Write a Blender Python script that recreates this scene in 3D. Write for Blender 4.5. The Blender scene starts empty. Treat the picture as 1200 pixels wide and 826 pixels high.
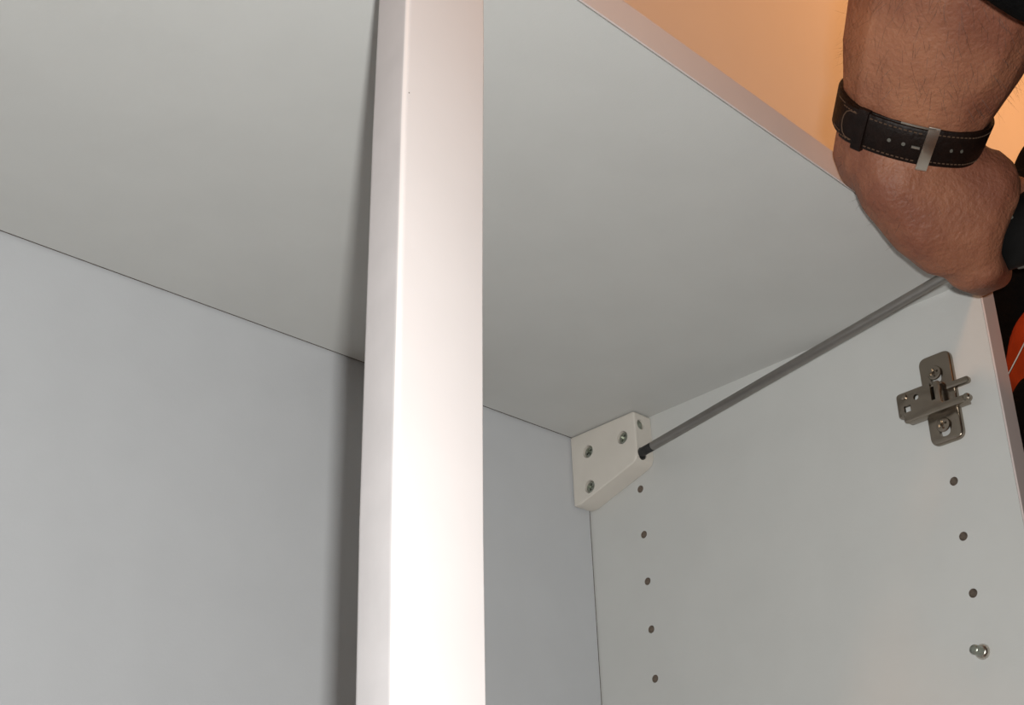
import bpy, bmesh, math, random
from mathutils import Vector, Matrix

random.seed(7)
SC = bpy.context.scene
COL = SC.collection

# ---------------------------------------------------------------- units
# everything is measured in millimetres from the inner top right back corner
# of the cabinet (x to the right, y into the wall, z up); the corner hangs
# two metres above the floor.
ZOFF = 2000.0


def V(x, y, z):
    return Vector((x / 1000.0, y / 1000.0, (z + ZOFF) / 1000.0))


# ---------------------------------------------------------------- camera
CAM = Vector((-649.8, -586.3, -373.2))
RX = Vector((0.659493, -0.7482293, -0.0722627))     # picture right
RY = Vector((0.24084667, 0.30138496, -0.92258332))  # picture down
RZ = Vector((0.71208276, 0.59103302, 0.37896981))   # view direction
FOC, CX, CY = 1598.06, 749.17, 538.98

cd = bpy.data.cameras.new('camera')
cam = bpy.data.objects.new('camera', cd)
COL.objects.link(cam)
m3 = Matrix((RX, -RY, -RZ)).transposed()
cam.matrix_world = Matrix.Translation(V(*CAM)) @ m3.to_4x4()
cd.sensor_width = 36.0
cd.lens = FOC / 1200.0 * 36.0
cd.shift_x = (600.0 - CX) / 1200.0
cd.shift_y = (CY - 413.0) / 1200.0
cd.clip_start = 0.02
SC.camera = cam


def at(px, py, depth):
    """world point (mm) seen along a measured sight line, depth mm from the lens"""
    return CAM + RX * ((px - CX) / FOC * depth) + RY * ((py - CY) / FOC * depth) + RZ * depth


# ---------------------------------------------------------------- world and light
w = bpy.data.worlds.new('room_air')
SC.world = w
w.use_nodes = True
bg = w.node_tree.nodes['Background']
bg.inputs['Color'].default_value = (1.0, 0.62, 0.36, 1)
bg.inputs['Strength'].default_value = 0.03


def area(name, loc, target, sx, sy, power, col):
    ld = bpy.data.lights.new(name, 'AREA')
    ld.shape = 'RECTANGLE'
    ld.size = sx
    ld.size_y = sy
    ld.energy = power
    ld.color = col
    o = bpy.data.objects.new(name, ld)
    COL.objects.link(o)
    o.location = V(*loc)
    o.rotation_euler = (V(*target) - V(*loc)).to_track_quat('-Z', 'Y').to_euler()
    return o


# the camera's own flash, just right of and above the lens
fl = CAM + RX * 13 - RY * 14 + RZ * 12
area('camera_flash', fl, fl + RZ * 700 + RX * -60, 0.011, 0.007, 3.35, (1.0, 0.995, 0.965))
# warm room lamp, then a second one added to brighten the wall's right part
for lx, ly, lz, le in ((-640, -600, 560, 7.0), (850, -680, 940, 16.5)):
    ld = bpy.data.lights.new('warm_lamp_and_fill', 'POINT')
    ld.energy = le
    ld.color = (1.0, 0.435, 0.155)
    ld.shadow_soft_size = 0.06
    lo = bpy.data.objects.new('warm_lamp_and_fill', ld)
    lo.location = V(lx, ly, lz)
    COL.objects.link(lo)

SC.view_settings.view_transform = 'Standard'
SC.view_settings.look = 'None'
SC.view_settings.gamma = 1.0
SC.view_settings.use_curve_mapping = False
SC.view_settings.exposure = 0.0


# ---------------------------------------------------------------- materials
def mat(name, col, rough=0.5, metal=0.0, noise=0.0, nscale=40.0, bump=0.0, bscale=300.0,
        spec=0.5, sss=0.0, col2=None, ramp=(0.35, 0.65), coat=0.0):
    m = bpy.data.materials.new(name)
    m.use_nodes = True
    nt = m.node_tree
    b = nt.nodes['Principled BSDF']
    b.inputs['Base Color'].default_value = (*col, 1)
    b.inputs['Roughness'].default_value = rough
    b.inputs['Metallic'].default_value = metal
    b.inputs['Specular IOR Level'].default_value = spec
    b.inputs['Coat Weight'].default_value = coat
    if sss:
        b.inputs['Subsurface Weight'].default_value = sss
        b.inputs['Subsurface Radius'].default_value = (0.006, 0.0025, 0.0012)
        b.inputs['Subsurface Scale'].default_value = 1.0
    tc = nt.nodes.new('ShaderNodeTexCoord')
    if noise or col2:
        n = nt.nodes.new('ShaderNodeTexNoise')
        n.inputs['Scale'].default_value = nscale
        n.inputs['Detail'].default_value = 5
        nt.links.new(tc.outputs['Object'], n.inputs['Vector'])
        r = nt.nodes.new('ShaderNodeValToRGB')
        c2 = col2 or tuple(c * (1 - noise) for c in col)
        r.color_ramp.elements[0].color = (*c2, 1)
        r.color_ramp.elements[1].color = (*col, 1)
        r.color_ramp.elements[0].position = ramp[0]
        r.color_ramp.elements[1].position = ramp[1]
        nt.links.new(n.outputs['Fac'], r.inputs['Fac'])
        nt.links.new(r.outputs['Color'], b.inputs['Base Color'])
    if bump:
        n2 = nt.nodes.new('ShaderNodeTexNoise')
        n2.inputs['Scale'].default_value = bscale
        n2.inputs['Detail'].default_value = 3
        nt.links.new(tc.outputs['Object'], n2.inputs['Vector'])
        bp = nt.nodes.new('ShaderNodeBump')
        bp.inputs['Strength'].default_value = bump
        bp.inputs['Distance'].default_value = 0.001
        nt.links.new(n2.outputs['Fac'], bp.inputs['Height'])
        nt.links.new(bp.outputs['Normal'], b.inputs['Normal'])
    return m


M = {}
M['lam'] = mat('white_melamine', (0.575, 0.58, 0.565), 0.42, noise=0.03, nscale=25, bump=0.06, bscale=700, spec=0.3)
M['back'] = mat('white_hardboard', (0.57, 0.585, 0.605), 0.45, noise=0.03, nscale=25, bump=0.06, bscale=700, spec=0.3)
M['edge'] = mat('white_edge_band', (0.62, 0.545, 0.52), 0.4, noise=0.03, nscale=30, spec=0.3)
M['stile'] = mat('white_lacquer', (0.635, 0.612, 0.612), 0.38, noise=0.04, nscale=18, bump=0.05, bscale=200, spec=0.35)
M['stile_side'] = mat('grey_white_side', (0.46, 0.45, 0.46), 0.5, noise=0.06, nscale=60, bump=0.05, bscale=250, spec=0.2)  # greyer white for the side faces of the stile
M['chip'] = mat('chipboard', (0.10, 0.078, 0.06), 0.9, noise=0.5, nscale=900)
M['hole'] = mat('bare_chipboard_hole', (0.30, 0.24, 0.19), 0.9, noise=0.4, nscale=1200)
M['plastic'] = mat('ivory_plastic', (0.66, 0.62, 0.56), 0.4, noise=0.03, nscale=60, bump=0.03, bscale=500)
M['zinc'] = mat('zinc_plated_steel', (0.40, 0.42, 0.36), 0.33, 0.9, noise=0.3, nscale=500)
M['nickel'] = mat('nickel_plated_steel', (0.33, 0.285, 0.235), 0.27, 1.0, noise=0.10, nscale=120)
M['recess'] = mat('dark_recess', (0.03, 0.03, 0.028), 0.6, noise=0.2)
M['steel'] = mat('satin_chrome_steel', (0.34, 0.32, 0.30), 0.36, 0.95, noise=0.08, nscale=90)
M['black_tip'] = mat('blackened_steel', (0.05, 0.05, 0.05), 0.45, 0.6, noise=0.3, nscale=300)
M['handle'] = mat('black_handle_plastic', (0.006, 0.006, 0.006), 0.6, noise=0.2, bump=0.1, spec=0.15)
M['grey'] = mat('grey_handle_plastic', (0.11, 0.105, 0.09), 0.5, noise=0.1)
M['skin'] = mat('skin', (0.35, 0.150, 0.082), 0.55, bump=0.8, bscale=420, spec=0.35, sss=0.12,
                col2=(0.20, 0.072, 0.042), nscale=26, ramp=(0.38, 0.68))
M['hair'] = mat('dark_hair', (0.035, 0.022, 0.014), 0.55, noise=0.3)
M['leather'] = mat('dark_brown_leather', (0.010, 0.0045, 0.003), 0.5, noise=0.4, nscale=220, bump=0.4, bscale=380, spec=0.18)
M['stitch'] = mat('tan_stitching', (0.09, 0.05, 0.028), 0.8, noise=0.2)
M['buckle'] = mat('polished_steel', (0.62, 0.58, 0.52), 0.28, 1.0, noise=0.05)
M['glass'] = mat('watch_dial', (0.75, 0.75, 0.72), 0.1, noise=0.02)
M['jacket'] = mat('black_cloth', (0.004, 0.004, 0.004), 0.9, noise=0.3, nscale=300, bump=0.5, bscale=900, spec=0.05)
M['shirt'] = mat('orange_red_cloth', (0.42, 0.045, 0.008), 0.85, noise=0.15, nscale=90, bump=0.4, bscale=700, spec=0.1)
M['eye'] = mat('eye_white', (0.8, 0.78, 0.74), 0.2, noise=0.02)
M['iris'] = mat('eye_brown', (0.08, 0.04, 0.02), 0.2, noise=0.1)
M['lip'] = mat('lip', (0.42, 0.15, 0.12), 0.45, noise=0.1)
M['wall'] = mat('white_wall_paint', (0.80, 0.79, 0.80), 0.85, noise=0.03, nscale=6, bump=0.15, bscale=160, spec=0.2)
M['ceil'] = mat('white_ceiling_paint', (0.82, 0.80, 0.77), 0.9, noise=0.02, nscale=6)
M['floor'] = mat('oak_floor', (0.42, 0.27, 0.15), 0.5, noise=0.4, nscale=9)


# ---------------------------------------------------------------- helpers
def empty(name, loc, label=None, cat=None, group=None):
    o = bpy.data.objects.new(name, None)
    o.empty_display_size = 0.05
    COL.objects.link(o)
    o.location = V(*loc)
    tag(o, label, cat, group)
    return o


def tag(o, label=None, cat=None, group=None, kind=None):
    if label: o['label'] = label
    if cat: o['category'] = cat
    if group: o['group'] = group
    if kind: o['kind'] = kind
    return o


def wloc(o):
    p = Vector(o.location)
    q = o.parent
    while q is not None:
        p += Vector(q.location)
        q = q.parent
    return p


def link(name, me, m, parent=None, label=None, smooth=False, angle=35):
    """link a mesh whose vertices are world metres; origin moved to its own centre"""
    n = len(me.vertices)
    c = Vector((0, 0, 0))
    if n:
        lo = Vector([min(v.co[i] for v in me.vertices) for i in range(3)])
        hi = Vector([max(v.co[i] for v in me.vertices) for i in range(3)])
        c = (lo + hi) / 2
        me.transform(Matrix.Translation(-c))
    for mm in (m if isinstance(m, (list, tuple)) else [m]):
        me.materials.append(mm)
    o = bpy.data.objects.new(name, me)
    COL.objects.link(o)
    if parent is not None:
        o.parent = parent
        o.location = c - wloc(parent)
    else:
        o.location = c
    if smooth:
        for p in me.polygons: p.use_smooth = True
        if angle < 180:
            me.set_sharp_from_angle(angle=math.radians(angle))
    if label: o['label'] = label
    return o


def to_me(bm, name):
    bmesh.ops.recalc_face_normals(bm, faces=bm.faces[:])
    me = bpy.data.meshes.new(name)
    bm.to_mesh(me)
    bm.free()
    return me


def obj(name, bm, m, parent=None, label=None, smooth=False, angle=35):
    return link(name, to_me(bm, name), m, parent, label, smooth, angle)


def box(bm, x0, x1, y0, y1, z0, z1, bev=0.0, seg=2):
    vs = [bm.verts.new(V(x, y, z)) for x in (x0, x1) for y in (y0, y1) for z in (z0, z1)]
    fs = [(0, 1, 3, 2), (4, 6, 7, 5), (0, 4, 5, 1), (2, 3, 7, 6), (0, 2, 6, 4), (1, 5, 7, 3)]
    ff = [bm.faces.new([vs[i] for i in f]) for f in fs]
    if bev:
        es = list({e for f in ff for e in f.edges})
        bmesh.ops.bevel(bm, geom=es, offset=bev / 1000, segments=seg, profile=0.5, affect='EDGES')


def frame_of(d):
    d = Vector(d).normalized()
    a = Vector((0, 0, 1)) if abs(d.z) < 0.9 else Vector((1, 0, 0))
    u = d.cross(a).normalized()
    return d, u, d.cross(u).normalized()


def lathe(bm, base, d, prof, n=24, cap0=True, cap1=True):
    """prof: list of (distance along d, radius) in mm; base in mm"""
    d, u, v = frame_of(d)
    base = Vector(base)
    rings = []
    for (t, r) in prof:
        c = base + d * t
        rings.append([bm.verts.new(V(*(c + u * (r * math.cos(2 * math.pi * k / n)) + v * (r * math.sin(2 * math.pi * k / n))))) for k in range(n)])
    for a, b in zip(rings, rings[1:]):
        for k in range(n):
            bm.faces.new((a[k], a[(k + 1) % n], b[(k + 1) % n], b[k]))
    if cap0: bm.faces.new(rings[0][::-1])
    if cap1: bm.faces.new(rings[-1])


def tube(bm, pts, r, n=8):
    pts = [Vector(p) for p in pts]
    rings = []
    for i, p in enumerate(pts):
        d = pts[min(i + 1, len(pts) - 1)] - pts[max(i - 1, 0)]
        d, u, v = frame_of(d)
        rr = r[i] if isinstance(r, (list, tuple)) else r
        rings.append([bm.verts.new(V(*(p + u * rr * math.cos(2 * math.pi * k / n) + v * rr * math.sin(2 * math.pi * k / n)))) for k in range(n)])
    for a, b in zip(rings, rings[1:]):
        for k in range(n):
            bm.faces.new((a[k], a[(k + 1) % n], b[(k + 1) % n], b[k]))
    bm.faces.new(rings[0][::-1])
    bm.faces.new(rings[-1])


def inset(pts, d):
    """outline moved inwards by d"""
    ar = sum(pts[i - 1][0] * pts[i][1] - pts[i][0] * pts[i - 1][1] for i in range(len(pts)))
    sg = 1 if ar > 0 else -1
    out = []
    n = len(pts)
    for i in range(n):
        p = Vector(pts[i]); a = (p - Vector(pts[i - 1])).normalized(); b = (Vector(pts[(i + 1) % n]) - p).normalized()
        na = Vector((-a.y, a.x)) * sg; nb = Vector((-b.y, b.x)) * sg
        m_ = (na + nb).normalized()
        q = p + m_ * (d / max(0.4, m_.dot(na)))
        out.append((q.x, q.y))
    return out


def prism(bm, pts, x0, x1, bev=0.0, seg=3):
    """outline pts (y, z) in mm extruded from x0 to x1, rim at x0 rounded over by bev"""
    rows = []
    sg = 1 if x1 > x0 else -1
    if bev:
        for k in range(seg + 1):
            a = math.pi / 2 * k / seg
            o = inset(pts, bev * (1 - math.sin(a))) if k < seg else pts
            x = x0 + sg * bev * (1 - math.cos(a))
            rows.append([bm.verts.new(V(x, y, z)) for y, z in o])
    else:
        rows.append([bm.verts.new(V(x0, y, z)) for y, z in pts])
    rows.append([bm.verts.new(V(x1, y, z)) for y, z in pts])
    n = len(pts)
    bm.faces.new(rows[0]); bm.faces.new(rows[-1][::-1])
    for a, b in zip(rows, rows[1:]):
        for k in range(n):
            bm.faces.new((a[k], b[k], b[(k + 1) % n], a[(k + 1) % n]))


def rounded(pts, r, n=5):
    """round the corners of a 2-D outline"""
    out = []
    m = len(pts)
    for i in range(m):
        p = Vector(pts[i]); a = Vector(pts[i - 1]); b = Vector(pts[(i + 1) % m])
        rr = r[i] if isinstance(r, (list, tuple)) else r
        if rr <= 0:
            out.append(tuple(p)); continue
        da = (a - p).normalized(); db = (b - p).normalized()
        p0 = p + da * rr; p1 = p + db * rr
        for k in range(n + 1):
            t = k / n
            q = p0 * (1 - t) ** 2 + p * 2 * t * (1 - t) + p1 * t * t
            out.append((q.x, q.y))
    return out


def hull(bm, spheres, sub=2):
    """convex hull of spheres [(centre mm, radius mm), ...] appended to bm"""
    b2 = bmesh.new()
    for c, r in spheres:
        bmesh.ops.create_icosphere(b2, subdivisions=sub, radius=r / 1000,
                                   matrix=Matrix.Translation(V(*c)))
    b3 = bmesh.new()
    keep = [v.co.copy() for v in b2.verts]
    b2.free()
    vs = [b3.verts.new(c) for c in keep]
    r3 = bmesh.ops.convex_hull(b3, input=vs)
    junk = list({g for g in r3['geom_interior'] + r3['geom_unused'] if isinstance(g, bmesh.types.BMVert)})
    bmesh.ops.delete(b3, geom=junk, context='VERTS')
    bmesh.ops.recalc_face_normals(b3, faces=b3.faces[:])
    tmp = bpy.data.meshes.new('tmp')
    b3.to_mesh(tmp)
    b3.free()
    bm.from_mesh(tmp)
    bpy.data.meshes.remove(tmp)


def remeshed(bm, voxel, smooth_it, name, fac=0.5):
    """fuse overlapping closed shells into one continuous surface"""
    me = bpy.data.meshes.new('tmp')
    bm.to_mesh(me)
    bm.free()
    o = bpy.data.objects.new('tmp', me)
    COL.objects.link(o)
    r = o.modifiers.new('r', 'REMESH'); r.mode = 'VOXEL'; r.voxel_size = voxel / 1000
    r.use_smooth_shade = True
    s = o.modifiers.new('s', 'SMOOTH'); s.iterations = smooth_it; s.factor = fac
    dg = bpy.context.evaluated_depsgraph_get()
    me2 = bpy.data.meshes.new_from_object(o.evaluated_get(dg))
    me2.name = name
    bpy.data.objects.remove(o)
    bpy.data.meshes.remove(me)
    for p in me2.polygons: p.use_smooth = True
    return me2


def boolean_cut(me, cutters_bm):
    """me minus closed shells (world metres)"""
    a = bpy.data.objects.new('a', me)
    COL.objects.link(a)
    mc = to_me(cutters_bm, 'cut')
    c = bpy.data.objects.new('c', mc)
    COL.objects.link(c)
    b = a.modifiers.new('b', 'BOOLEAN'); b.object = c; b.operation = 'DIFFERENCE'; b.solver = 'EXACT'; b.use_self = True
    dg = bpy.context.evaluated_depsgraph_get()
    out = bpy.data.meshes.new_from_object(a.evaluated_get(dg))
    bpy.data.objects.remove(a); bpy.data.objects.remove(c)
    return out


# ================================================================ the room
D = 305.6          # cabinet depth
T = 16.0           # board thickness


def slab(name, x0, x1, y0, y1, z0, z1, m):
    bm = bmesh.new(); box(bm, x0, x1, y0, y1, z0, z1)
    return tag(obj(name, bm, m), kind='structure')


slab('wall_back', -2600, 2600, 16, 136, -2000, 1200, M['wall'])
slab('ceiling', -2600, 2600, -2600, 136, 1200, 1300, M['ceil'])
slab('floor', -2600, 2600, -2600, 136, -2100, -2000, M['floor'])

# ================================================================ wall cabinet
XL = -768.0
ZB = -700.0
cab = empty('wall_cabinet', (XL / 2, -D / 2, ZB),
            'open white wall cabinet with a centre stile, seen from below, hung on the wall', 'cabinet')

# top panel: underside at z = 0, a hair short of the back so that a dark joint shows
bm = bmesh.new(); box(bm, XL, 0, -D + 1.4, -1.5, 0, T)
top = obj('top_panel', bm, M['lam'], cab)
bm = bmesh.new(); box(bm, XL, 0, -D, -D + 0.9, 0.0, T, 0.25, 2)
obj('edge_band', bm, M['edge'], top)
bm = bmesh.new(); box(bm, XL, 0, -D + 0.9, -D + 1.4, 0.6, T - 0.6)
obj('chipboard_core', bm, M['chip'], top, 'thin dark glue joint behind the front edge band')

bm = bmesh.new(); box(bm, XL, 0, -1.5, -0.15, 0.35, T)
obj('rear_edge', bm, M['chip'], top, 'bare rear edge showing as a dark joint line')
# back panel
bm = bmesh.new(); box(bm, XL, -1.0, 0, 4, ZB, T)
bkp = obj('back_panel', bm, M['back'], cab)
bm = bmesh.new(); box(bm, -1.0, -0.05, 0.4, 4, ZB, 0)
obj('joint', bm, M['chip'], bkp, 'dark joint line along the rear corner')
bm = bmesh.new(); box(bm, XL, 0, 4.2, 8, -60, T)
obj('hanging_rail', bm, M['chip'], cab)

# right side panel with two rows of drilled holes
YF, YR = -269.5, -45.9
ZF, ZR = -48.69, -47.94
front_z = [ZF - 32 * k for k in range(2, 16)]
rear_z = [ZR - 32 * k for k in range(0, 15)]
# the first visible rear hole sits just under the bracket
holes = [(YF, z) for z in front_z if z > ZB + 30] + [(YR, z) for z in rear_z if z > ZB + 30]
bm = bmesh.new(); box(bm, 0, T, -D + 1.2, 8, ZB, T)
me = to_me(bm, 'side_panel')
cut = bmesh.new()
for y, z in holes:
    lathe(cut, (-2, y, z), (1, 0, 0), [(0, 2.55), (11, 2.55)], n=20)
me = boolean_cut(me, cut)
side = link('side_panel', me, M['lam'], cab)
bm = bmesh.new(); box(bm, 0, T, -D, -D + 1.2, ZB, T, 0.4, 2)
obj('edge_band', bm, M['edge'], side)
hole0 = None
for y, z in holes:
    if hole0 is None:
        bm = bmesh.new()
        lathe(bm, (0.15, y, z), (1, 0, 0), [(0, 2.5), (8.6, 2.5), (8.6, 0.01)], n=20, cap0=False, cap1=True)
        hole0 = obj('shelf_hole', bm, M['hole'], side)
        y0, z0 = y, z
        base = hole0.location.copy()
    else:
        c = hole0.copy()
        COL.objects.link(c)
        c.parent = side
        c.location = base + Vector((0, (y - y0) / 1000, (z - z0) / 1000))
# left side panel and bottom panel, outside the picture
bm = bmesh.new(); box(bm, XL - T, XL, -D, 0, ZB, T, 0.4)
obj('side_panel', bm, M['lam'], cab)
bm = bmesh.new(); box(bm, XL, 0, -D + 0.8, -0.5, ZB - T, ZB)
obj('bottom_panel', bm, M['lam'], cab)

# centre stile: slightly bowed upright fixed at the front edge
prof = [(-0.3, -410.9, -377.2), (-53, -413.6, -378.9), (-100, -415.8, -381.0), (-154, -417.7, -383.3), (-200, -419.2, -385.0),
        (-237, -420.3, -386.2), (-292, -421.2, -387.4), (-340, -421.8, -388.0), (-420, -422.1, -388.4), (-700, -422.1, -388.4)]
bm = bmesh.new()
sec = []
R_ = 2.0
DP = 16.4


def stile_section(xl, xr):
    return rounded([(xl, -D), (xr, -D), (xr, -D + DP), (xl, -D + DP)], [R_, 0.8, 0.8, 1.6], 4)


rings = []
for z, xl, xr in prof:
    rings.append([bm.verts.new(V(x, y, z)) for x, y in stile_section(xl, xr)])
for a, b in zip(rings, rings[1:]):
    n = len(a)
    for k in range(n):
        bm.faces.new((a[k], a[(k + 1) % n], b[(k + 1) % n], b[k]))
bm.faces.new(rings[0]); bm.faces.new(rings[-1][::-1])
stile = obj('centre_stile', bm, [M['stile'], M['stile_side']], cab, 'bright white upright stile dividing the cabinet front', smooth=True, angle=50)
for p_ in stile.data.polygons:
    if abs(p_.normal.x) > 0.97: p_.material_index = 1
# a tiny chip on the stile's front arris
bm = bmesh.new()
bmesh.ops.create_icosphere(bm, subdivisions=1, radius=0.0004, matrix=Matrix.Translation(V(-413.3, -D + 0.25, -91)))
obj('edge_chip', bm, M['chip'], stile)

# ---------------------------------------------------------------- hanging bracket in the corner
BX = 17.0
bz = -0.4
out = rounded([(-0.8, bz), (-59.5, bz), (-59.5, -35.5), (-7, -51), (-0.8, -51)], [0, 2.2, 6, 3, 1.6], 5)
bm = bmesh.new(); prism(bm, out, -BX, -0.4, 1.2, 3)
me = to_me(bm, 'hanging_bracket')
cut = bmesh.new()
SCR = [(-16.6, -15.7), (-48.0, -16.0), (-16.2, -41.0)]
for y, z in SCR:
    lathe(cut, (-BX - 2, y, z), (1, 0, 0), [(0, 4.5), (5, 4.5)], n=24)
DRV = (-11.2, -29.6)
lathe(cut, (DRV[0], -62, DRV[1]), (0, 1, 0), [(0, 4.3), (22, 4.3)], n=24)
lathe(cut, (-11.0, -62, -8.8), (0, 1, 0), [(0, 3.5), (7, 3.5)], n=24)
me = boolean_cut(me, cut)
brk = link('hanging_bracket', me, M['plastic'], cab, 'ivory plastic hanging bracket screwed into the top rear corner', smooth=True, angle=30)


def phillips(c, d, r, up, m_head, parent, name='screw', rec=0.38):
    """countersunk or pan head screw with a cross recess; c = face centre, d = outward normal"""
    d = Vector(d).normalized()
    bm = bmesh.new()
    lathe(bm, Vector(c) - d * 2.2, d, [(0, r * 0.9), (1.4, r), (1.9, r * 0.92), (2.2, r * 0.6)], n=24)
    s = obj(name, bm, m_head, parent, smooth=True)
    return s


def cross(bm, c, d, up, L, W, dep):
    d = Vector(d).normalized(); up = Vector(up).normalized(); sd = d.cross(up)
    for a, b in ((up, sd), (sd, up)):
        vs = []
        for k in (0, 1):
            for sa, sb in ((-1, -1), (1, -1), (1, 1), (-1, 1)):
                vs.append(bm.verts.new(V(*(Vector(c) + d * (-dep if k == 0 else 0.12) + a * (sa * L) + b * (sb * W)))))
        for f in ((0, 1, 2, 3), (7, 6, 5, 4), (0, 4, 5, 1), (1, 5, 6, 2), (2, 6, 7, 3), (3, 7, 4, 0)):
            bm.faces.new([vs[i] for i in f])


def cut_screw(name, c, d, r, parent, tilt, m):
    d = Vector(d).normalized()
    bm = bmesh.new()
    lathe(bm, Vector(c) - d * 3.0, d, [(0, r * 0.7), (1.5, r * 0.95), (2.3, r), (2.75, r * 0.93), (3.0, r * 0.7)], n=28)
    me = to_me(bm, name)
    up = Vector((0, math.sin(tilt), math.cos(tilt))) if abs(d.x) > 0.5 else Vector((math.sin(tilt), 0, math.cos(tilt)))
    cb = bmesh.new()
    sd = d.cross(up)
    cross(cb, Vector(c), d, up, r * 0.62, r * 0.16, 1.6)
    cb2 = bmesh.new()
    # fuse the two bars of the cross before cutting
    tmp = to_me(cb, 'x')
    cb2.from_mesh(tmp)
    me = boolean_cut(me, cb2)
    return link(name, me, m, parent, smooth=True, angle=30)


for i, (y, z) in enumerate(SCR):
    cut_screw('screw', (-BX + 1.3, y, z), (-1, 0, 0), 4.1, brk, 0.5 + 0.4 * i, M['zinc'])
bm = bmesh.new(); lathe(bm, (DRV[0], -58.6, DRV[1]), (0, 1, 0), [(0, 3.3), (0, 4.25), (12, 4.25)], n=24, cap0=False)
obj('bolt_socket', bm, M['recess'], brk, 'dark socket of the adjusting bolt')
bm = bmesh.new(); lathe(bm, (-11.0, -58.3, -8.8), (0, -1, 0), [(-1.0, 3.3), (0, 3.3), (0.6, 2.2)], n=20)
obj('adjusting_screw', bm, M['zinc'], brk, smooth=True)

# ---------------------------------------------------------------- hinge mounting plate
hx = -0.1
wing = rounded([(-281.6, -36.5), (-261.2, -36.5), (-261.2, -90.5), (-281.6, -90.5)], [5, 5, 5, 5], 6)


def plate_slot(cut, y, z):
    o2 = rounded([(y - 3.4, z + 3.4), (y + 3.4, z + 3.4), (y + 3.4, z - 5.8), (y - 3.4, z - 5.8)], 3.2, 5)
    a = [cut.verts.new(V(-9, p[0], p[1])) for p in o2]
    b = [cut.verts.new(V(3, p[0], p[1])) for p in o2]
    n = len(o2)
    cut.faces.new(a); cut.faces.new(b[::-1])
    for k in range(n): cut.faces.new((a[k], b[k], b[(k + 1) % n], a[(k + 1) % n]))


bm = bmesh.new(); prism(bm, wing, -3.2, hx, 1.3, 3)
me = to_me(bm, 'mounting_plate')
cut = bmesh.new()
for z in (ZF, ZF - 32): plate_slot(cut, YF - 1.5, z - 0.4)
box(cut, -9, 3, -271.4, -269.3, -66.3, -60.0)
me = boolean_cut(me, cut)
hp = link('hinge_plate', me, M['nickel'], cab, 'dark nickel hinge mounting plate screwed to the side panel', smooth=True, angle=30)
for z in (ZF, ZF - 32):
    cut_screw('screw', (-5.0, YF - 1.5, z + 0.3), (-1, 0, 0), 4.3, hp, 0.15, M['nickel'])
# raised channel with its two tines
ch = rounded([(-247.5, -55.5), (-275, -55.5), (-275, -69.5), (-292.0, -69.5), (-292.0, -74.0), (-250.5, -74.0), (-250.5, -71.5), (-247.5, -70.0)],
             [2.5, 1.6, 1.6, 2, 2.1, 1.4, 0.6, 1.2], 4)
bm = bmesh.new(); prism(bm, ch, -9.5, -7.4, 0.8, 2)
me = to_me(bm, 'channel')
cut = bmesh.new()
lathe(cut, (-12, -260.0, -61.0), (1, 0, 0), [(0, 1.7), (6, 1.7)], n=16)
box(cut, -12, 1, -255.8, -251.6, -68.0, -64.2)
box(cut, -12, 1, -271.6, -269.2, -66.5, -54.0)
me = boolean_cut(me, cut)
chan = link('channel', me, M['nickel'], hp, smooth=True, angle=30)
bm = bmesh.new(); box(bm, -8.2, -2.2, -289.0, -251.5, -73.8, -72.0, 0.5)
obj('flange', bm, M['nickel'], hp, smooth=True, angle=30)
bm = bmesh.new(); box(bm, -8.2, -2.2, -276.0, -258.5, -58.0, -56.2, 0.5)
obj('flange', bm, M['nickel'], hp, smooth=True, angle=30)
bm = bmesh.new(); lathe(bm, (-9.0, -252.4, -58.2), (-1, 0, 0), [(0, 2.0), (1.2, 1.9), (1.6, 1.2)], n=16)
obj('rivet', bm, M['nickel'], hp, smooth=True)
tine = rounded([(-277, -57.8), (-291.4, -57.8), (-291.4, -61.6), (-277, -61.6)], [0.5, 1.8, 1.8, 0.5], 5)
bm = bmesh.new(); prism(bm, tine, -6.0, -3.0, 0.6, 2)
obj('prong', bm, M['nickel'], hp, smooth=True, angle=30)
bm = bmesh.new(); lathe(bm, (-6.5, -290.0, -71.7), (-1, 0, 0), [(0, 2.2), (3.4, 2.1), (4.0, 1.4)], n=16)
obj('prong_tip', bm, M['nickel'], hp, smooth=True)

# ---------------------------------------------------------------- loose shelf pin
PZ = ZF - 32 * 5 + 2.6
pin = empty('shelf_pin', (0, YF, ZF - 32 * 5), 'small shiny steel shelf pin plugged into the front row of holes', 'shelf pin')
zz = ZF - 32 * 5
bm = bmesh.new(); lathe(bm, (6.5, YF, zz), (-1, 0, 0), [(0, 2.1), (6.3, 2.3), (6.35, 3.9), (7.1, 4.2), (8.4, 3.9), (9.4, 3.2), (9.8, 2.6)], n=28)
obj('collar', bm, M['buckle'], pin, smooth=True)
bm = bmesh.new(); lathe(bm, (-2.9, YF, zz), (-1, 0, 0), [(0, 2.6), (6.6, 2.6), (7.4, 2.3), (7.8, 1.6)], n=24)
obj('peg', bm, M['zinc'], pin, smooth=True)

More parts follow.
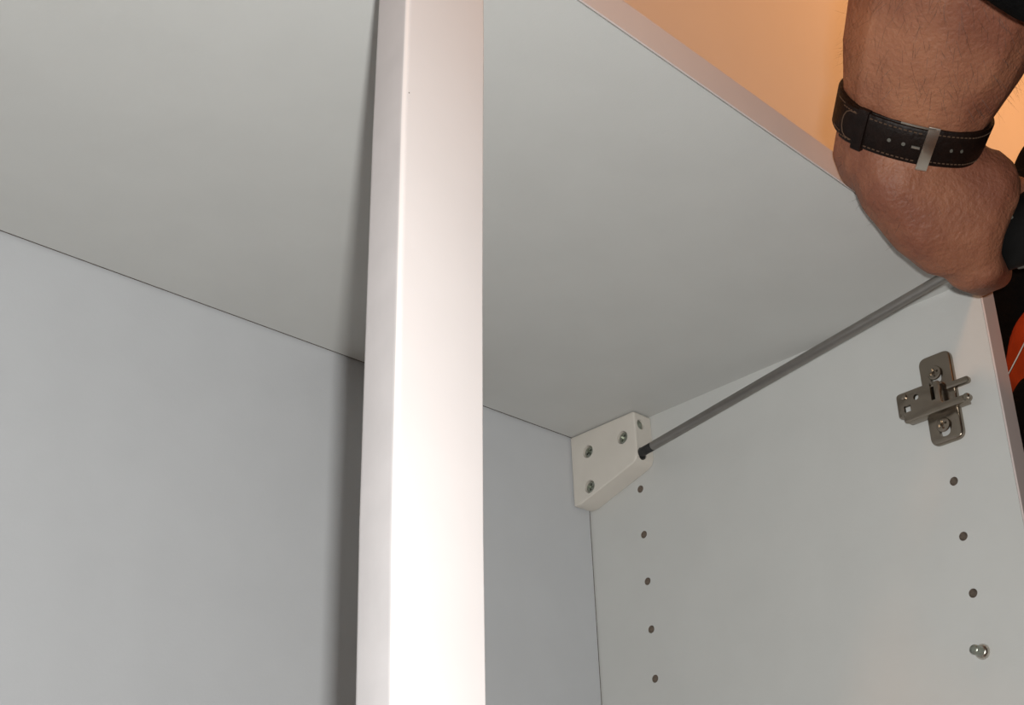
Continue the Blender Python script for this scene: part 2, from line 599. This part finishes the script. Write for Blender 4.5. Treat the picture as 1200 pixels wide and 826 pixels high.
# ================================================================ screwdriver
S_ = at(1100, 329, 705)
B_ = Vector((DRV[0], -52.0, DRV[1]))
U_ = (S_ - B_).normalized()
LS = (S_ - B_).length
drv = empty('screwdriver', S_, 'long thin steel screwdriver pushed into the ivory corner bracket', 'screwdriver')
bm = bmesh.new(); lathe(bm, B_, U_, [(0, 2.4), (1, 3.0), (21.0, 3.0), (21.2, 2.9)], n=20)
obj('blade_tip', bm, M['black_tip'], drv, 'blackened tip', smooth=True)
bm = bmesh.new(); lathe(bm, B_ + U_ * 21.0, U_, [(0, 3.0), (LS - 21 + 18, 3.05)], n=24)
obj('shank', bm, M['steel'], drv, smooth=True)
H0 = B_ + U_ * (LS + 8)
bm = bmesh.new()
lathe(bm, H0, U_, [(0, 5), (1.5, 7.5), (6, 9), (14, 9.5), (22, 10.5), (32, 13.5), (46, 16), (62, 17), (78, 16.5), (92, 15.5), (100, 14.5), (104, 11), (105.5, 6)], n=28)
obj('handle', bm, M['handle'], drv, 'black plastic handle', smooth=True, angle=60)
hd, hu, hv = frame_of(U_)
GA = 118
# grey grip strips set along the handle
for k in range(3):
    a = math.radians(120 * k + GA)
    n_ = hu * math.cos(a) + hv * math.sin(a)
    s_ = hd.cross(n_)
    bm = bmesh.new()
    pts = [(36, 14.4), (42, 15.6), (48, 16.4), (54, 16.9)]
    tube(bm, [H0 + U_ * t + n_ * (r - 1.0) for t, r in pts], [1.5, 2.1, 2.1, 1.6], n=10)
    obj('grip_strip', bm, M['grey'], drv, 'grey grip strip', smooth=True)

# ================================================================ person
W_ = at(1068, 140, 640)
E_ = at(1275, -520, 500)
SH = at(1600, -150, 740)
body = bmesh.new()
ax = (E_ - W_).normalized()
uu = (RX * 0.957 + RY * 0.29)
uu = (uu - ax * uu.dot(ax)).normalized()
ww = ax.cross(uu).normalized()
if ww.dot(RZ) > 0: ww = -ww     # ww points to the viewer


def pair(c, r, off):
    return [(c - uu * off, r), (c + uu * off, r)]


LA = (E_ - W_).length
# forearm
hull(body, pair(W_ - ax * 18, 24, 9) + pair(W_ + ax * 10, 26, 9))
hull(body, pair(W_ + ax * 10, 26, 9) + pair(W_ + ax * 40, 33, 10))
hull(body, pair(W_ + ax * 40, 33, 10) + pair(W_ + ax * 95, 39, 11))
hull(body, pair(W_ + ax * 95, 39, 11) + pair(W_ + ax * 150, 40, 9))
hull(body, pair(W_ + ax * 150, 40, 9) + pair(E_, 36, 5))
# upper arm, shoulder
hull(body, [(E_, 40), (E_.lerp(SH, 0.5), 48)])
hull(body, [(E_.lerp(SH, 0.5), 48), (SH, 58)])


# hand: palm
def sp(px, py, dep, r): return (at(px, py, dep), r)


hull(body, pair(W_ - ax * 12, 23.5, 9) + [sp(1050, 214, 645, 20), sp(1135, 218, 655, 18)])
hull(body, [sp(1050, 214, 645, 20), sp(1143, 222, 655, 21), sp(1084, 266, 652, 17.5), sp(1136, 262, 655, 18)])
hull(body, [sp(1084, 264, 652, 17.5), sp(1136, 262, 655, 18), sp(1104, 288, 658, 15.5), sp(1138, 292, 660, 15)])
# right bulge, root of the thumb side
hull(body, [sp(1146, 222, 655, 21), sp(1142, 262, 660, 16)])


def finger(pts):
    for a, b in zip(pts, pts[1:]): hull(body, [sp(*a), sp(*b)])


# forefinger and middle finger fold down over the front of the handle and back behind it
finger([(1112, 284, 660, 13.0), (1136, 314, 664, 12.2), (1150, 326, 690, 9.5), (1128, 315, 716, 8.2), (1118, 300, 718, 7.2)])
finger([(1132, 272, 660, 14.0), (1148, 312, 662, 11.8), (1166, 320, 684, 9.0), (1160, 296, 708, 8.2), (1152, 282, 708, 7.4)])
# ring and little finger fold over the top of the handle
finger([(1146, 240, 662, 13.0), (1180, 243, 684, 9.5), (1196, 262, 704, 8.6), (1196, 286, 704, 7.8)])
finger([(1150, 226, 662, 12.0), (1190, 226, 676, 8.8), (1214, 240, 692, 7.8), (1222, 262, 692, 7.0)])
# thumb lies along the handle on the far side
finger([(1072, 240, 662, 14), (1084, 276, 690, 11), (1106, 300, 716, 9.5), (1121, 314, 722, 8.0)])

# torso, neck and head (the torso shows only as clothes past the cabinet's side)
CH = Vector((240, -450, 30))
SL = Vector((390, -600, 150))      # far shoulder
BE = Vector((270, -480, -280))     # belly
JA, JB = at(1290, 318, 850), at(1318, 235, 880)
hull(body, [(SH, 55), (CH + Vector((-10, 0, 60)), 70), (SL, 55)])
hull(body, [(JA, 62), (JB, 60), (CH, 85)])
hull(body, [(CH + Vector((-15, 0, 0)), 88), (CH + Vector((70, -50, 0)), 88), (BE, 92), (BE + Vector((60, -50, 0)), 92)])
hull(body, [(BE, 92), (BE + Vector((60, -50, 0)), 92), (BE + Vector((0, 0, -170)), 96), (BE + Vector((60, -50, -170)), 96)])
NK = Vector((215, -520, 170)); HC = Vector((190, -500, 345))
hull(body, [(NK, 58), (HC + Vector((10, -10, -60)), 52)])
FD = Vector((-0.65, 0.74, -0.15)).normalized()      # looks towards the bracket
FS = FD.cross(Vector((0, 0, 1))).normalized()
FU = FS.cross(FD).normalized()
hull(body, [(HC + FU * 35 - FD * 18, 76), (HC + FU * 30 + FD * 18, 72), (HC - FU * 45 + FD * 40, 44), (HC - FU * 62 + FD * 55, 30), (HC - FU * 30, 62)])
hull(body, [(HC + FU * 18 + FD * 88, 7), (HC - FU * 18 + FD * 104, 11), (HC - FU * 20 + FD * 84, 16)])   # nose
hull(body, [(HC - FU * 44 + FD * 84 - FS * 16, 7), (HC - FU * 44 + FD * 84 + FS * 16, 7), (HC - FU * 44 + FD * 89, 8)])  # mouth
hull(body, [(HC + FU * 28 + FD * 76 - FS * 30, 10), (HC + FU * 28 + FD * 76 + FS * 30, 10), (HC + FU * 30 + FD * 82, 10)])  # brow
for s in (-1, 1):
    hull(body, [(HC + FS * (s * 76) + FU * 14 - FD * 8, 9), (HC + FS * (s * 74) - FU * 20, 8)])   # ears
me = remeshed(body, 1.9, 5, 'body')
person = empty('person', (CH.x, CH.y, CH.z - 560), 'person in a black jacket reaching into the cabinet, watch on the wrist, gripping a screwdriver', 'person')
bodyo = link('body', me, M['skin'], person, 'bare hairy forearm and closed fist', smooth=True, angle=180)

# eyes
for s in (-1, 1):
    bm = bmesh.new()
    ec = HC + FU * 14 + FD * 76 + FS * (s * 30)
    bmesh.ops.create_uvsphere(bm, u_segments=16, v_segments=10, radius=0.012, matrix=Matrix.Translation(V(*ec)))
    e = obj('eye', bm, M['eye'], person, smooth=True)
    bm = bmesh.new()
    lathe(bm, ec + FD * 11, FD, [(0, 5.5), (0.8, 5.0), (1.2, 2)], n=16)
    obj('iris', bm, M['iris'], e, smooth=True)
# hair cap
bm = bmesh.new()
hull(bm, [(HC + FU * 42 - FD * 22, 78), (HC + FU * 52 + FD * 16, 66), (HC - FU * 15 - FD * 36, 62)])
obj('hair', bm, M['hair'], person, smooth=True, angle=180)

# arm hair: fine strands standing on the forearm and the back of the hand
rnd = random.Random(3)
bm = bmesh.new()
mw = [v.co.copy() for v in bodyo.data.vertices]
nr = [v.normal.copy() for v in bodyo.data.vertices]
off = wloc(bodyo)
cand = []
for i, c in enumerate(mw):
    p = c + off
    q = Vector((p.x * 1000, p.y * 1000, p.z * 1000 - ZOFF))
    t = (q - W_).dot(ax)
    rad = ((q - W_) - ax * t).length
    if rad < 62 and (18 < t < 170 or -95 < t < -14) and (q.x < 0) and (q.z > -40 or t > 0):
        cand.append((i, q, t))
rnd.shuffle(cand)
for i, q, t in cand[:3600]:
    n_ = nr[i]
    if t < 0 and rnd.random() < 0.6: continue
    d = (-ax * 0.9 + n_ * rnd.uniform(0.25, 0.8) + uu * rnd.uniform(-0.1, 0.7) + Vector((rnd.uniform(-.6, .6), rnd.uniform(-.6, .6), rnd.uniform(-.6, .6)))).normalized()
    L = rnd.uniform(5, 12) * (0.6 if t < 0 else 1)
    sd = d.cross(n_).normalized() * 0.045
    b0 = q - n_ * 0.3
    p1 = b0 + d * L * 0.5 + n_ * 0.4
    p2 = b0 + d * L - n_ * 0.6
    a = [bm.verts.new(V(*x)) for x in (b0 - sd, b0 + sd, p1 + sd * 0.8, p1 - sd * 0.8, p2)]
    bm.faces.new((a[0], a[1], a[2], a[3])); bm.faces.new((a[3], a[2], a[4]))
tag(obj('arm_hair', bm, M['hair'], person), kind='stuff')

# jacket sleeve over elbow and upper arm, jacket and shirt over the torso
bm = bmesh.new()
hull(bm, [(at(1218, -12, 505), 14), (at(1130, -75, 500), 14), (at(1000, -172, 520), 14), (at(1235, -60, 560), 14), (E_, 47)])
hull(bm, [(E_, 47), (E_.lerp(SH, 0.5), 56)])
hull(bm, [(E_.lerp(SH, 0.5), 56), (SH, 66)])
hull(bm, [(SH, 66), (CH + Vector((-10, 0, 60)), 82), (SL, 66)])
hull(bm, [(JA, 76), (JB, 76), (CH, 96)])
hull(bm, [(JA, 70), (at(1275, 420, 870), 66), (CH, 90)])
hull(bm, [(CH + Vector((-15, 0, 0)), 98), (CH + Vector((70, -50, 0)), 98), (BE, 102), (BE + Vector((60, -50, 0)), 102)])
hull(bm, [(BE, 102), (BE + Vector((60, -50, 0)), 102), (BE + Vector((0, 0, -170)), 106), (BE + Vector((60, -50, -170)), 106)])
hull(bm, [(SL, 62), (SL + Vector((60, 20, -280)), 50)])
hull(bm, [(at(1268, 495, 790), 45), (at(1330, 640, 815), 60), (BE, 60)])
me = remeshed(bm, 4, 10, 'jacket')
link('jacket', me, M['jacket'], person, 'black jacket', smooth=True, angle=180)
bm = bmesh.new()
hull(bm, [(at(1282, 425, 805), 53), (at(1370, 560, 830), 60), (CH + Vector((-15, 20, -60)), 60)])
me = remeshed(bm, 4, 6, 'shirt')
link('shirt', me, M['shirt'], person, 'orange red shirt front', smooth=True, angle=180)
bm = bmesh.new()
tube(bm, [at(1181, 440, 762), at(1192, 419, 760), at(1204, 395, 760), at(1212, 379, 760)], 0.5, 8)
obj('zipper', bm, M['buckle'], person, 'thin bright zipper edge', smooth=True)

# ================================================================ wristwatch
watch = empty('wristwatch', W_, 'wristwatch on a dark brown stitched leather strap with steel buckle on the wrist', 'watch')
BB = 26.6


def ring_pt(phi, t, out=0.0):
    """point on the wrist: phi 90 = towards the viewer, 0 = right; t along the arm"""
    ca, sa = math.cos(phi), math.sin(phi)
    r = 25.6 + 0.07 * t + out
    o_ = 9.0 * max(-1.0, min(1.0, ca * 1.5))
    return W_ + ax * t + uu * (o_ + r * ca) + ww * (r * sa)


def band(bm, p0, p1, t0, t1, o0, o1, n=64):
    """curved strip with thickness from phi p0 to p1"""
    closed = abs(abs(p1 - p0) - 2 * math.pi) < 1e-4
    sec = [(t0, o0), (t0, o1 - 0.5), (t0 + 0.8, o1), (t1 - 0.8, o1), (t1, o1 - 0.5), (t1, o0)]
    rings = []
    cnt = n if closed else n + 1
    for i in range(cnt):
        ph = p0 + (p1 - p0) * i / n
        rings.append([bm.verts.new(V(*ring_pt(ph, t, o))) for t, o in sec])
    for i in range(n):
        a = rings[i]; b = rings[(i + 1) % cnt]
        for k in range(6):
            bm.faces.new((a[k], a[(k + 1) % 6], b[(k + 1) % 6], b[k]))
    if not closed:
        bm.faces.new(rings[0]); bm.faces.new(rings[-1][::-1])


rad = math.radians
bm = bmesh.new(); band(bm, 0, 2 * math.pi, -9, 9, -0.4, 2.0, 96)
strap = obj('strap', bm, M['leather'], watch, smooth=True, angle=40)
bm = bmesh.new(); band(bm, rad(82), rad(142), -8.6, 8.6, 1.8, 3.8, 30)
tail = obj('strap_tail', bm, M['leather'], watch, smooth=True, angle=40)
bm = bmesh.new(); band(bm, rad(119), rad(126), -10, 10, 1.8, 5.2, 8)
obj('keeper_loop', bm, M['leather'], watch, smooth=True, angle=40)
# stitches along both edges
bm = bmesh.new()
for s in (-6.9, 6.9):
    for k in range(0, 46):
        a0 = rad(20 + k * 3.1)
        o_ = 3.85 if 82 < 20 + k * 3.1 < 141 else 2.05
        tube(bm, [ring_pt(a0, s, o_), ring_pt(a0 + rad(1.9), s, o_)], 0.28, 5)
tag(obj('stitching', bm, M['stitch'], strap), kind='stuff')
bm = bmesh.new()
tube(bm, [ring_pt(rad(a), t, 3.85) for a, t in ((128, 6.6), (134, 6.4), (138, 5), (140.5, 2.6), (141.2, 0), (140.5, -2.6), (138, -5), (134, -6.4), (128, -6.6))], 0.3, 6)
obj('stitch_line', bm, M['stitch'], tail)
# buckle: a wide front bar, two thin rails and a prong
bm = bmesh.new(); band(bm, rad(75.5), rad(82.5), -11.0, 11.0, 2.4, 4.6, 8)
bk = obj('buckle', bm, M['buckle'], watch, smooth=True, angle=40)
for t in (10.2,):
    bm = bmesh.new(); tube(bm, [ring_pt(rad(a), t, 4.4) for a in range(78, 102, 3)], 0.55, 8)
    obj('buckle_rail', bm, M['buckle'], bk, smooth=True)
bm = bmesh.new(); tube(bm, [ring_pt(rad(a), 0, 4.4) for a in range(84, 90, 1)], 0.7, 8)
obj('prong', bm, M['buckle'], bk, smooth=True)
for a in (103, 94, 62, 54):
    p = ring_pt(rad(a), 0, 3.75 if a > 82 else 1.95)
    bm = bmesh.new(); lathe(bm, p, (ring_pt(rad(a), 0, 8) - p), [(0, 0.9), (0.12, 0.9), (0.14, 0.6)], n=14)
    obj('eyelet', bm, M['grey'], strap if a < 82 else tail)
# case on the far side of the wrist
cn = -ww
bm = bmesh.new(); lathe(bm, W_ + cn * (BB + 1.5), cn, [(0, 16), (0.5, 18), (6, 18.5), (8, 17.5), (9, 16)], n=40)
cs = obj('watch_case', bm, M['buckle'], watch, smooth=True)
bm = bmesh.new(); lathe(bm, W_ + cn * (BB + 10.45), cn, [(0, 15.5), (0.6, 15.2)], n=40)
obj('dial', bm, M['glass'], cs)
